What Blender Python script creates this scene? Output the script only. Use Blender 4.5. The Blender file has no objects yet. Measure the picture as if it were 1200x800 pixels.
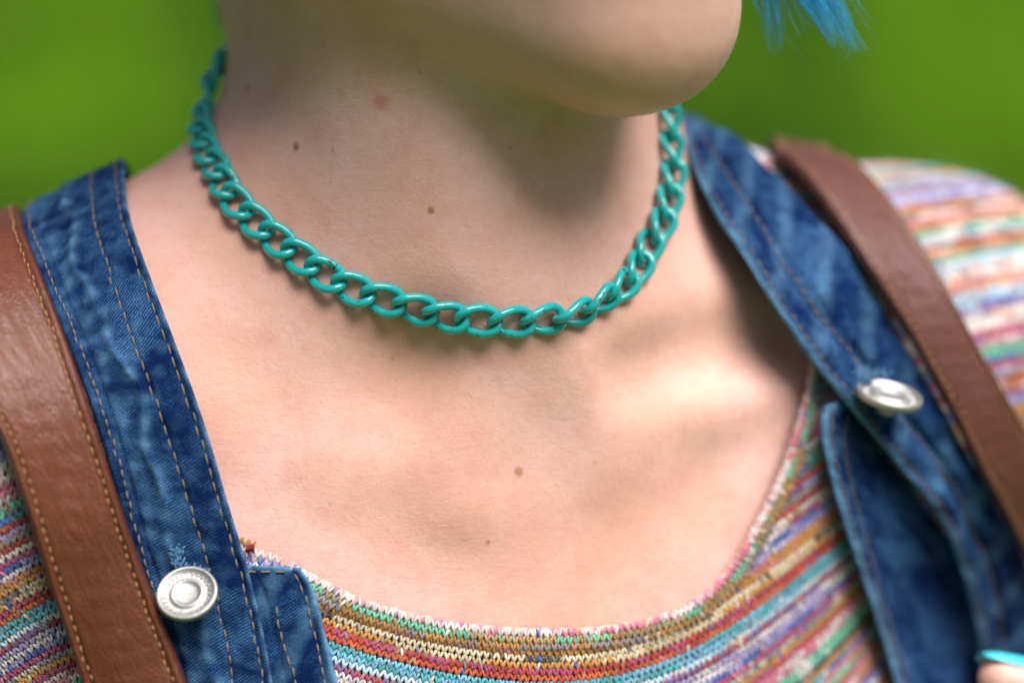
import bpy, math, random
import numpy as np
from mathutils import Vector, Matrix
random.seed(7); RNG = np.random.default_rng(7)
SC = bpy.context.scene
COL = SC.collection
R = math.radians

# ------------------------------------------------------------------ camera, light, exposure
PITCH = R(20.0)
CAM_H = 1.55
K = (22.3/50.0)/1200.0            # tangent per photo pixel
cd = bpy.data.cameras.new('camera'); cam = bpy.data.objects.new('camera', cd); COL.objects.link(cam)
cd.sensor_fit = 'HORIZONTAL'; cd.sensor_width = 22.3; cd.lens = 50.0
cd.clip_start = 0.05; cd.clip_end = 2000
cam.location = (0, 0, CAM_H); cam.rotation_euler = (math.pi/2 - PITCH, 0, 0)
cd.dof.use_dof = True; cd.dof.focus_distance = 0.588; cd.dof.aperture_fstop = 1.8
SC.camera = cam

SUN_EL, SUN_AZ = 70.0, 57.0       # azimuth: degrees to the right of "behind the camera"
w = bpy.data.worlds.new('World'); SC.world = w; w.use_nodes = True
nt = w.node_tree; bg = nt.nodes['Background']
sky = nt.nodes.new('ShaderNodeTexSky'); sky.sky_type = 'NISHITA'; sky.sun_disc = False
sky.sun_elevation = R(SUN_EL); sky.sun_rotation = R(180 - SUN_AZ); sky.air_density = 0.6; sky.dust_density = 6.0
sky.ozone_density = 0.0
nt.links.new(sky.outputs[0], bg.inputs[0]); bg.inputs[1].default_value = 0.05
sd = bpy.data.lights.new('sun', 'SUN'); sun = bpy.data.objects.new('sun', sd); COL.objects.link(sun)
sd.energy = 3.6; sd.angle = R(48); sd.color = (1.0, 0.975, 0.95)
v = Vector((math.sin(R(SUN_AZ))*math.cos(R(SUN_EL)), -math.cos(R(SUN_AZ))*math.cos(R(SUN_EL)), math.sin(R(SUN_EL))))
sun.rotation_euler = v.to_track_quat('Z', 'Y').to_euler(); sun.location = (1, -1, 4)
SC.view_settings.view_transform = 'Standard'; SC.view_settings.look = 'None'
SC.view_settings.gamma = 1.0; SC.view_settings.use_curve_mapping = False
SC.view_settings.exposure = 1.02

# ------------------------------------------------------------------ frames.  "cam frame": x right, y up, z depth, in cm
CP, SP = math.cos(PITCH), math.sin(PITCH)
def to_world(p):
    p = np.asarray(p, dtype=np.float64)*0.01
    x, y, z = p[..., 0], p[..., 1], p[..., 2]
    return np.stack([x, z*CP + y*SP, CAM_H - z*SP + y*CP], -1)
def rays(px):
    px = np.asarray(px, float)
    return np.stack([(px[..., 0]-600)*K, (400-px[..., 1])*K, np.ones(px.shape[:-1])], -1)
def P(x, y, d): return rays(np.array([x, y], float))*d
def to_px(p):
    return np.stack([600 + p[..., 0]/p[..., 2]/K, 400 - p[..., 1]/p[..., 2]/K], -1)
YAW = R(20.0)
UPV = np.array([0, CP, -SP]); HF = np.array([0, SP, CP]); RX = np.array([1.0, 0, 0])
FR = math.sin(YAW)*RX - math.cos(YAW)*HF
SV = math.cos(YAW)*RX + math.sin(YAW)*HF
ORG = P(610, 480, 59.6)
def B(a, b, c): return ORG + a*SV + b*UPV + c*FR       # body frame: side (viewer's right), up, front

# ------------------------------------------------------------------ signed distance body
def smin(a, b, k):
    h = np.maximum(k - np.abs(a-b), 0)/k
    return np.minimum(a, b) - h*h*k*0.25
def smax(a, b, k): return -smin(-a, -b, k)
def cap(p, a, b, ra, rb):
    a = np.asarray(a, p.dtype); b = np.asarray(b, p.dtype)
    ba = b-a; t = np.clip(((p-a)@ba)/float(ba@ba), 0, 1)
    d = p - a - t[:, None]*ba
    return np.sqrt((d*d).sum(1)) - (ra + (rb-ra)*t)
def ell(p, c, r, ax=None):
    q = p - np.asarray(c, p.dtype)
    if ax is not None: q = q @ np.asarray(ax, p.dtype).T
    r = np.asarray(r, p.dtype)
    k0 = np.sqrt(((q/r)**2).sum(1)); k1 = np.sqrt(((q/(r*r))**2).sum(1)) + 1e-9
    return k0*(k0-1)/k1
BODYAX = np.array([SV, UPV, FR])
CHAX = np.array([SV, math.cos(R(20))*UPV-math.sin(R(20))*FR, math.cos(R(20))*FR+math.sin(R(20))*UPV])   # chest leans back
HY = R(48.0)                                              # head yaw
HFR = math.sin(HY)*RX - math.cos(HY)*HF
HSV = math.cos(HY)*RX + math.sin(HY)*HF
HT = R(4)
HUP = math.cos(HT)*UPV - math.sin(HT)*HFR; HF2 = math.cos(HT)*HFR + math.sin(HT)*UPV
HEADAX = np.array([HSV, HUP, HF2])
CHIN = P(751, 22, 57.2)
def H(a, b, c): return CHIN + a*HSV + b*HUP + c*HF2       # head frame, origin inside the chin

def torso(p):
    d = ell(p, B(0, -15.3, -5.2), (17.3, 19.0, 9.9), CHAX)
    d = smin(d, ell(p, B(0, -4.6, -2.7), (8.5, 5.5, 3.0), CHAX), 3.5)
    d = smin(d, ell(p, B(7.0, -3.0, -4.6), (6.5, 5.0, 3.1), CHAX), 3.5)
    d = smin(d, cap(p, B(-2, 2.4, -8.4), B(-14.5, -2.9, -7.5), 4.2, 4.5), 5.0)
    d = smin(d, cap(p, B(2, 1.6, -8.4), B(15.0, -4.3, -7.5), 4.2, 5.0), 5.0)
    d = smin(d, cap(p, B(-15.5, -2.2, -7), B(-19, -16, -6), 4.6, 4.2), 3.0)
    d = smin(d, cap(p, B(16.0, -2.8, -7), B(20, -16, -6), 5.0, 4.2), 3.0)
    return d
def base_body(p):
    d = torso(p)
    d = smin(d, ell(p, B(4.5, 0.2, -4.5), (4, 2.0, 3.0), BODYAX), 2.0)
    # neck
    n = cap(p, NA, NB, 6.05, 5.6)
    n = smin(n, cap(p, NA + np.array([.4, -2, -1.0]), NB + .8*HFR, 5.2, 4.9), 1.5)
    # throat
    n = smin(n, cap(p, B(0.2, 0.6, -3.0), H(-1.5, -1.2, -6.5), 2.6, 2.6), 2.5)
    # sternomastoids
    n = smin(n, cap(p, B(-1.3, 0.2, -1.2), P(290, -60, 65), 0.9, 1.4), 1.4)
    n = smin(n, cap(p, B(1.9, 0.2, -1.3), P(728, 60, 65.5), 0.9, 1.3), 1.4)
    return smin(d, n, 2.7)
def body(p):
    d = base_body(p)
    # clavicles
    d = smin(d, cap(p, CL[0], CL[1], 1.0, 0.9), 1.7)
    d = smin(d, cap(p, CL[1], CL[2], 0.9, 0.9), 1.7)
    d = smin(d, cap(p, CL[3], CL[4], 1.0, 0.9), 1.7)
    d = smin(d, cap(p, CL[4], CL[5], 0.9, 0.9), 1.7)
    d = smin(d, ell(p, CB, (1.1, .75, .8)), 1.0)
    # hollows
    d = smax(d, -ell(p, CH[0], (1.6, 1.3, 1.2)), 1.8)
    d = smax(d, -ell(p, CH[1], (1.5, 1.8, 1.2)), 1.8)
    d = smax(d, -cap(p, CH[2], CH[3], .45, .6), 1.5)
    # head
    h = ell(p, H(0, 11.5, -8.5), (7.4, 10.2, 9.3), HEADAX)
    h = smin(h, ell(p, H(0, 7.0, -1.5), (5.0, 6.4, 5.8), HEADAX), 3.0)
    h = smin(h, ell(p, H(0, -0.1, 0.1), (2.3, 1.9, 1.8), HEADAX), 2.4)
    for s in (-1, 1):
        h = smin(h, cap(p, H(s*1.2, -0.2, -0.6), H(s*5.0, 3.2, -7.6), 1.6, 1.5), 2.0)
        h = smin(h, ell(p, H(s*3.4, 7.2, -1.0), (2.2, 2.2, 1.8), HEADAX), 2.0)      # cheeks
        h = smax(h, -ell(p, H(s*3.0, 9.9, 2.0), (1.6, 1.1, 1.6), HEADAX), 1.0)
        h = smin(h, ell(p, H(s*3.0, 9.7, -0.7), (1.25, 1.2, 1.2), HEADAX), 0.3)
    h = smin(h, cap(p, H(0, 9.8, 1.0), H(0, 6.4, 2.7), 0.8, 1.15), 1.2)
    h = smin(h, ell(p, H(0, 4.1, 1.1), (2.3, 0.55, 1.0), HEADAX), 0.5)
    h = smin(h, ell(p, H(0, 3.2, 1.0), (2.0, 0.6, 1.0), HEADAX), 0.5)
    d = smin(d, h, 2.4)
    return d
NA = P(521, 400, 66.5); NB = P(519, -60, 64.5)
def garment(p):
    d = torso(p)
    d = smin(d, ell(p, B(0, -1, -6), (10, 3.5, 4.5), BODYAX), 3.0)
    return d - 0.38
def outer(p): return np.minimum(body(p), garment(p))
def grad(f, p, e=0.05):
    g = np.stack([f(p+np.array([e if i == j else 0 for j in range(3)])) - f(p-np.array([e if i == j else 0 for j in range(3)])) for i in range(3)], -1)
    return g/(np.linalg.norm(g, axis=-1, keepdims=True)+1e-9)
def project(f, p, off=0.0, n=3):
    for _ in range(n): p = p - (f(p)-off)[:, None]*grad(f, p)
    return p
def cast(f, px, off=0.0):
    px = np.asarray(px, float); sh = px.shape[:-1]; r = rays(px.reshape(-1, 2))
    rl = np.linalg.norm(r, axis=1, keepdims=True); rn = r/rl
    t = np.full(len(r), 46.0); best = np.full(len(r), 1e9); bt = t.copy()
    for _ in range(90):
        d = f(rn*t[:, None]) - off
        m = d < best; best[m] = d[m]; bt[m] = t[m]
        t = t + np.clip(d, -2, 2)*0.8
        t = np.minimum(t, 95)
    miss = np.abs(f(rn*t[:, None])-off) > 0.05
    t[miss] = bt[miss]
    return (rn*t[:, None]).reshape(sh+(3,))

def _on(x, y, dep):
    return cast(base_body, np.array([[x, y]], float))[0] + dep*rays(np.array([x, y], float))
CL = [_on(*a) for a in ((535, 585, 2.0), (400, 560, 2.0), (250, 500, 1.85), (690, 530, 2.0), (800, 462, 1.75), (940, 412, 1.6))]
CB = _on(522, 592, 1.2)
CH = [_on(*a) for a in ((486, 440, -.62), (640, 495, -1.7), (752, 436, -.45), (925, 386, -.36))]

# ------------------------------------------------------------------ mesh helpers
def new_mesh(name, verts, faces, mat=None, parent=None, uv=None, col=None, smooth=True, world=False):
    verts = np.asarray(verts, float).reshape(-1, 3)
    if not world: verts = to_world(verts)
    me = bpy.data.meshes.new(name)
    if isinstance(faces, np.ndarray):
        k = faces.shape[1]; nf = len(faces)
        me.vertices.add(len(verts)); me.vertices.foreach_set('co', verts.astype(np.float32).ravel())
        me.loops.add(nf*k); me.loops.foreach_set('vertex_index', faces.astype(np.int32).ravel())
        me.polygons.add(nf); me.polygons.foreach_set('loop_start', np.arange(0, nf*k, k, dtype=np.int32))
        me.update(calc_edges=True)
    else:
        me.from_pydata([tuple(q) for q in verts], [], [tuple(int(i) for i in f) for f in faces]); me.update()
    if smooth: me.polygons.foreach_set('use_smooth', [True]*len(me.polygons))
    if uv is not None:
        li = np.empty(len(me.loops), np.int32); me.loops.foreach_get('vertex_index', li)
        l = me.uv_layers.new(name='UVMap'); l.data.foreach_set('uv', np.asarray(uv, np.float32)[li].ravel())
    if col is not None:
        a = me.color_attributes.new('yarn', 'FLOAT_COLOR', 'POINT')
        c = np.ones((len(verts), 4), np.float32); c[:, :3] = col; a.data.foreach_set('color', c.ravel())
    me.validate()
    if mat: me.materials.append(mat)
    o = bpy.data.objects.new(name, me); COL.objects.link(o)
    if parent is not None: o.parent = parent
    return o
def thing(name, label, cat, loc=(0, 0, 0), group=None):
    o = bpy.data.objects.new(name, None); COL.objects.link(o); o.empty_display_size = 0.02
    o['label'] = label; o['category'] = cat
    if group: o['group'] = group
    return o
def spline(pts, n):
    pts = np.asarray(pts, float); m = len(pts)
    q = np.vstack([2*pts[0]-pts[1], pts, 2*pts[-1]-pts[-2]])
    t = np.linspace(0, m-1, n); i = np.minimum(t.astype(int), m-2); f = (t-i)[:, None]
    a, b, c, d = q[i], q[i+1], q[i+2], q[i+3]
    return 0.5*((2*b)+(-a+c)*f+(2*a-5*b+4*c-d)*f*f+(-a+3*b-3*c+d)*f**3)
def resample(pts, step=None, n=None):
    s = np.r_[0, np.cumsum(np.linalg.norm(np.diff(pts, axis=0), axis=1))]
    if n is None: n = max(2, int(round(s[-1]/step))+1)
    t = np.linspace(0, s[-1], n)
    return np.stack([np.interp(t, s, pts[:, i]) for i in range(pts.shape[1])], -1)
def smooth_line(p, it=5, ends=True):
    p = p.copy()
    for _ in range(it):
        p[1:-1] = 0.25*p[:-2]+0.5*p[1:-1]+0.25*p[2:]
    return p
def surface_nets(f, lo, hi, h):
    ax = [np.arange(lo[i], hi[i]+h, h) for i in range(3)]
    nx, ny, nz = [len(a) for a in ax]
    V = np.empty((nx, ny, nz), np.float32)
    yy, zz = np.meshgrid(ax[1], ax[2], indexing='ij')
    for i0 in range(0, nx, 16):
        xs = ax[0][i0:i0+16]
        pts = np.empty((len(xs), ny, nz, 3), np.float32)
        pts[..., 0] = xs[:, None, None]; pts[..., 1] = yy; pts[..., 2] = zz
        V[i0:i0+16] = f(pts.reshape(-1, 3)).reshape(len(xs), ny, nz)
    S = V < 0
    acc = np.zeros((nx-1, ny-1, nz-1, 3), np.float32); cnt = np.zeros((nx-1, ny-1, nz-1), np.float32)
    def sl(dx, dy, dz): return (slice(dx, nx-1+dx), slice(dy, ny-1+dy), slice(dz, nz-1+dz))
    cr = [(a, b, c) for a in (0, 1) for b in (0, 1) for c in (0, 1)]
    for c0 in cr:
        for d in range(3):
            if c0[d]: continue
            c1 = list(c0); c1[d] = 1
            a, b = V[sl(*c0)], V[sl(*c1)]
            m = (a < 0) != (b < 0)
            t = np.where(m, a/np.where(m, a-b, 1), 0)
            for j in range(3):
                acc[..., j] += np.where(m, c0[j] + (t if j == d else 0), 0)
            cnt += m
    act = cnt > 0
    idx = -np.ones(act.shape, np.int64); idx[act] = np.arange(act.sum())
    ijk = np.argwhere(act)
    verts = np.asarray(lo) + (ijk + acc[act]/cnt[act][:, None])*h
    F = []
    for d in range(3):
        u, w_ = [(1, 2), (2, 0), (0, 1)][d]
        a = S[tuple(slice(0, -1) if i == d else slice(None) for i in range(3))]
        b = S[tuple(slice(1, None) if i == d else slice(None) for i in range(3))]
        e = np.argwhere(a != b)
        e = e[(e[:, u] > 0) & (e[:, w_] > 0) & (e[:, u] < V.shape[u]-1) & (e[:, w_] < V.shape[w_]-1)]
        ins = a[tuple(e.T)]
        def g(du, dw):
            q = e.copy(); q[:, u] -= du; q[:, w_] -= dw; return idx[tuple(q.T)]
        q = np.stack([g(1, 1), g(0, 1), g(0, 0), g(1, 0)], -1)
        q[~ins] = q[~ins][:, ::-1]
        F.append(q)
    return verts, np.vstack(F)
def subdivide(verts, quads):
    n = len(verts); fc = verts[quads].mean(1)
    e = np.sort(np.stack([quads, np.roll(quads, -1, 1)], -1).reshape(-1, 2), 1)
    key = e[:, 0]*n + e[:, 1]; uq, inv = np.unique(key, return_inverse=True)
    a, b = uq//n, uq % n; em = 0.5*(verts[a]+verts[b])
    ei = n + inv.reshape(-1, 4); fi = n + len(uq) + np.arange(len(quads))
    V = np.vstack([verts, em, fc]); Q = []
    for i in range(4):
        Q.append(np.stack([quads[:, i], ei[:, i], fi, ei[:, i-1]], -1))
    return V, np.vstack(Q)
def compact(v, f):
    u = np.unique(f); m = -np.ones(len(v), np.int64); m[u] = np.arange(len(u)); return v[u], m[f]
def tube(path, r, sides=8, closed=False, cap_ends=True, up=None):
    """returns verts, quads(list) for a tube along path (cam cm)"""
    path = np.asarray(path, float); n = len(path)
    t = np.roll(path, -1, 0)-np.roll(path, 1, 0) if closed else np.gradient(path, axis=0)
    t /= np.linalg.norm(t, axis=1, keepdims=True)+1e-9
    if up is None:
        up = np.zeros_like(t); u0 = np.cross(t[0], [0.3, 0.9, 0.2]); up[0] = u0/np.linalg.norm(u0)
        for i in range(1, n):
            u0 = up[i-1]-t[i]*(up[i-1]@t[i]); up[i] = u0/(np.linalg.norm(u0)+1e-9)
    else:
        up = up - t*(up*t).sum(1, keepdims=True); up /= np.linalg.norm(up, axis=1, keepdims=True)+1e-9
    bi = np.cross(t, up); r = np.broadcast_to(np.asarray(r, float), (n,))
    a = np.linspace(0, 2*math.pi, sides, endpoint=False)
    V = path[:, None] + r[:, None, None]*(np.cos(a)[None, :, None]*up[:, None]+np.sin(a)[None, :, None]*bi[:, None])
    F = []
    for i in range(n if closed else n-1):
        j = (i+1) % n
        for s in range(sides):
            s2 = (s+1) % sides; F.append((i*sides+s, i*sides+s2, j*sides+s2, j*sides+s))
    return V.reshape(-1, 3), np.array(F)
def join(parts):
    V, F, o = [], [], 0
    for v, f in parts: V.append(v); F.append(f+o); o += len(v)
    return np.vstack(V), np.vstack(F)

# ------------------------------------------------------------------ material helpers
def mat(name):
    m = bpy.data.materials.new(name); m.use_nodes = True
    return m, m.node_tree, m.node_tree.nodes['Principled BSDF']
def N(t, ty, **kw):
    n = t.nodes.new(ty)
    for k_, v_ in kw.items():
        if hasattr(n, k_): setattr(n, k_, v_)
        else: n.inputs[k_].default_value = v_
    return n
def L(t, a, b): t.links.new(a, b)
def mapping(t, scale=(1, 1, 1), rot=(0, 0, 0), coord='Object'):
    c = N(t, 'ShaderNodeTexCoord'); m = N(t, 'ShaderNodeMapping')
    m.inputs['Scale'].default_value = scale; m.inputs['Rotation'].default_value = rot
    L(t, c.outputs[coord], m.inputs[0]); return m.outputs[0]
def noise(t, vec, scale, detail=4, rough=0.55, dist=0.0):
    n = N(t, 'ShaderNodeTexNoise'); n.inputs['Scale'].default_value = scale; n.inputs['Detail'].default_value = detail
    n.inputs['Roughness'].default_value = rough; n.inputs['Distortion'].default_value = dist
    L(t, vec, n.inputs['Vector']); return n.outputs['Fac']
def ramp(t, fac, stops, interp='LINEAR'):
    r = N(t, 'ShaderNodeValToRGB'); r.color_ramp.interpolation = interp
    e = r.color_ramp.elements
    while len(e) < len(stops): e.new(0.5)
    for i, (p, c) in enumerate(stops):
        e[i].position = p; e[i].color = (c, c, c, 1) if not hasattr(c, '__len__') else (*c, 1)
    L(t, fac, r.inputs[0]); return r.outputs[0]
def mix(t, fac, a, b, mode='MIX'):
    m = N(t, 'ShaderNodeMix'); m.data_type = 'RGBA'; m.blend_type = mode
    for s, x in ((0, fac), (6, a), (7, b)):
        if isinstance(x, (int, float)): m.inputs[s].default_value = x
        elif isinstance(x, tuple): m.inputs[s].default_value = (*x, 1)
        else: L(t, x, m.inputs[s])
    return m.outputs[2]
def mth(t, op, a, b=None, clamp=False):
    m = N(t, 'ShaderNodeMath'); m.operation = op; m.use_clamp = clamp
    for i, x in enumerate((a, b)):
        if x is None: continue
        if isinstance(x, (int, float)): m.inputs[i].default_value = x
        else: L(t, x, m.inputs[i])
    return m.outputs[0]
def bump(t, h, strength, dist, normal=None):
    b = N(t, 'ShaderNodeBump'); b.inputs['Strength'].default_value = strength; b.inputs['Distance'].default_value = dist
    L(t, h, b.inputs['Height'])
    if normal is not None: L(t, normal, b.inputs['Normal'])
    return b.outputs[0]

def skin_material(spots):
    m, t, p = mat('skin')
    v = mapping(t)
    big = noise(t, v, 22, 3); mid = noise(t, v, 90, 5, .65); fine = noise(t, v, 420, 4, .6)
    c = mix(t, ramp(t, big, [(.35, 0.), (.7, 1.)]), (.65, .365, .275), (.73, .46, .42))
    c = mix(t, ramp(t, mid, [(.47, 0.), (.72, .42)]), c, (.60, .27, .22))
    c = mix(t, ramp(t, fine, [(.35, .20), (.6, 0.)]), c, (.52, .27, .19))
    # tiny freckles
    vo = N(t, 'ShaderNodeTexVoronoi'); vo.inputs['Scale'].default_value = 130; L(t, v, vo.inputs['Vector'])
    fr = ramp(t, vo.outputs['Distance'], [(.03, 1.), (.12, 0.)])
    sep = N(t, 'ShaderNodeSeparateColor'); L(t, vo.outputs['Color'], sep.inputs[0])
    fr = mth(t, 'MULTIPLY', fr, ramp(t, sep.outputs[0], [(.72, 0.), (.97, .45)]))
    c = mix(t, fr, c, (.40, .17, .10))
    geo = N(t, 'ShaderNodeTexCoord')
    wob = N(t, 'ShaderNodeTexNoise'); wob.inputs['Scale'].default_value = 700; L(t, geo.outputs['Object'], wob.inputs['Vector'])
    for pos, rad, colr, st in spots:
        d = N(t, 'ShaderNodeVectorMath'); d.operation = 'DISTANCE'
        L(t, geo.outputs['Object'], d.inputs[0]); d.inputs[1].default_value = tuple(pos)
        q = mth(t, 'DIVIDE', d.outputs['Value'], rad)
        q = mth(t, 'ADD', q, mth(t, 'MULTIPLY', wob.outputs['Fac'], .6))
        q = ramp(t, q, [(.55, st), (1.0, 0.)]) if False else ramp(t, mth(t, 'MULTIPLY', q, .5), [(.38, st), (.72, 0.)])
        c = mix(t, q, c, colr)
    L(t, c, p.inputs['Base Color'])
    p.inputs['Roughness'].default_value = .48
    p.inputs['Specular IOR Level'].default_value = .28
    p.inputs['Subsurface Weight'].default_value = .42
    p.inputs['Subsurface Radius'].default_value = (1.0, .35, .18)
    p.inputs['Subsurface Scale'].default_value = .006
    vs = mapping(t, (1, 1, 2.2), (R(20), R(35), 0))
    lines = noise(t, vs, 900, 3, .6, .4)
    pores = N(t, 'ShaderNodeTexVoronoi'); pores.inputs['Scale'].default_value = 900; L(t, v, pores.inputs['Vector'])
    b1 = bump(t, lines, .22, .0005)
    vc = mapping(t, (.6, 1, 3.0), (R(-15), R(25), 0)); crease = noise(t, vc, 260, 4, .65, .8)
    b1 = bump(t, crease, .09, .0012, b1)
    b2 = bump(t, pores.outputs['Distance'], .12, .0004, b1)
    b3 = bump(t, mid, .25, .0015, b2)
    L(t, b3, p.inputs['Normal'])
    return m
def denim_material(name, dark=1.0):
    m, t, p = mat(name)
    uv = mapping(t, (1, 1, 1), (0, 0, 0), 'UV')            # uv in cm
    big = noise(t, uv, .55, 4, .6, .6); mid = noise(t, uv, 2.2, 4, .65)
    rot = mapping(t, (1, 1, 1), (0, 0, R(28)), 'UV')
    wv = N(t, 'ShaderNodeTexWave'); wv.wave_type = 'BANDS'; wv.bands_direction = 'Y'
    wv.inputs['Scale'].default_value = 4.6; wv.inputs['Distortion'].default_value = 1.2
    wv.inputs['Detail'].default_value = 2; wv.inputs['Detail Scale'].default_value = 3.0
    L(t, rot, wv.inputs['Vector'])
    st = mapping(t, (26, 9, 1), (0, 0, R(28)), 'UV'); grain = noise(t, st, 1.6, 3, .7)
    tw = mth(t, 'MULTIPLY', wv.outputs['Fac'], ramp(t, grain, [(.38, .05), (.60, 1.)]))
    fade = ramp(t, mth(t, 'ADD', mth(t, 'MULTIPLY', big, .7), mth(t, 'MULTIPLY', mid, .35)), [(.44, 0.), (.70, 1.)])
    dark = .33*dark
    c = mix(t, fade, (.003*dark, .022*dark, .15*dark), (.004*dark, .06*dark, .30*dark))
    lt = mix(t, fade, (.010*dark, .10*dark, .38*dark), (.38*dark, .98*dark, 1.7*dark))
    c = mix(t, mth(t, 'MULTIPLY', tw, ramp(t, fade, [(0., .8), (1., 1.)])), c, lt)
    at = N(t, 'ShaderNodeAttribute'); at.attribute_name = 'yarn'
    sp = N(t, 'ShaderNodeSeparateColor'); L(t, at.outputs['Color'], sp.inputs[0])
    worn = mth(t, 'MULTIPLY', sp.outputs[0], ramp(t, mid, [(.25, .35), (.6, 1.)]))   # abraded hems and ridges
    c = mix(t, mth(t, 'MULTIPLY', worn, .85), c, (.42*dark, .95*dark, 1.5*dark))
    L(t, c, p.inputs['Base Color']); p.inputs['Roughness'].default_value = .9
    p.inputs['Specular IOR Level'].default_value = .08
    b = bump(t, tw, .6, .00035); b = bump(t, mid, .5, .0012, b); L(t, b, p.inputs['Normal'])
    return m
def leather_material(name, c1, c2):
    m, t, p = mat(name)
    v = mapping(t); uv = mapping(t, (1, .35, 1), (0, 0, R(8)), 'UV')
    big = noise(t, v, 30, 4); cr = noise(t, uv, 3.2, 6, .65, 1.4)
    vo = N(t, 'ShaderNodeTexVoronoi'); vo.feature = 'DISTANCE_TO_EDGE'; vo.inputs['Scale'].default_value = 650; L(t, v, vo.inputs['Vector'])
    c = mix(t, ramp(t, big, [(.3, 0.), (.7, 1.)]), c1, c2)
    c = mix(t, ramp(t, cr, [(.55, 0.), (.8, .35)]), c, tuple(min(1, x*1.9+.02) for x in c2))
    at = N(t, 'ShaderNodeAttribute'); at.attribute_name = 'yarn'; sp = N(t, 'ShaderNodeSeparateColor'); L(t, at.outputs['Color'], sp.inputs[0])
    c = mix(t, mth(t, 'MULTIPLY', sp.outputs[0], ramp(t, big, [(.2, .5), (.7, 1.)])), c, tuple(x*.38 for x in c1))
    scr = ramp(t, noise(t, mapping(t, (1, 6, 1), (0, 0, R(50)), 'UV'), 1.1, 6, .75, .5), [(.66, 0.), (.74, .3)])
    c = mix(t, scr, c, (.42, .22, .14))
    L(t, c, p.inputs['Base Color'])
    L(t, ramp(t, cr, [(.3, .27), (.7, .42)]), p.inputs['Roughness'])
    p.inputs['Specular IOR Level'].default_value = .36
    b = bump(t, cr, .4, .0016); b = bump(t, vo.outputs['Distance'], .35, .0004, b); L(t, b, p.inputs['Normal'])
    return m
def plain(name, c, rough=.6, metal=0., spec=.4, nsc=300, namt=.25, bmp=.0):
    m, t, p = mat(name); v = mapping(t); n = noise(t, v, nsc, 4)
    L(t, mix(t, mth(t, 'MULTIPLY', n, namt), c, tuple(x*.45 for x in c)), p.inputs['Base Color'])
    p.inputs['Roughness'].default_value = rough; p.inputs['Metallic'].default_value = metal
    p.inputs['Specular IOR Level'].default_value = spec
    if bmp: L(t, bump(t, n, .5, bmp), p.inputs['Normal'])
    return m
def yarn_material():
    m, t, p = mat('space_dyed_yarn')
    a = N(t, 'ShaderNodeAttribute'); a.attribute_name = 'yarn'; v = mapping(t)
    n = noise(t, v, 2600, 3, .7)
    L(t, mix(t, ramp(t, n, [(.3, .45), (.6, 0.)]), a.outputs['Color'], mix(t, 1., a.outputs['Color'], (.5, .45, .45), 'MULTIPLY')), p.inputs['Base Color'])
    p.inputs['Roughness'].default_value = .9; p.inputs['Specular IOR Level'].default_value = .15
    p.inputs['Sheen Weight'].default_value = .4
    L(t, bump(t, n, .7, .0003), p.inputs['Normal'])
    return m
def enamel_material():
    m, t, p = mat('teal_enamel'); g = N(t, 'ShaderNodeNewGeometry')
    n = noise(t, g.outputs['Position'], 900, 4, .6); n2 = noise(t, g.outputs['Position'], 160, 3)
    c = mix(t, n2, (.005, .31, .31), (.015, .47, .455))
    chip = mth(t, 'MULTIPLY', ramp(t, n, [(.57, 0.), (.61, 1.)]), ramp(t, n2, [(.52, 0.), (.62, 1.)]))
    c = mix(t, chip, c, (.03, .045, .04))
    L(t, c, p.inputs['Base Color']); p.inputs['Roughness'].default_value = .16
    p.inputs['Specular IOR Level'].default_value = .6; p.inputs['Coat Weight'].default_value = .4; p.inputs['Coat Roughness'].default_value = .08
    L(t, bump(t, mth(t, 'ADD', mth(t, 'MULTIPLY', chip, -1.), mth(t, 'MULTIPLY', n2, .6)), .4, .0003), p.inputs['Normal'])
    return m

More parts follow.
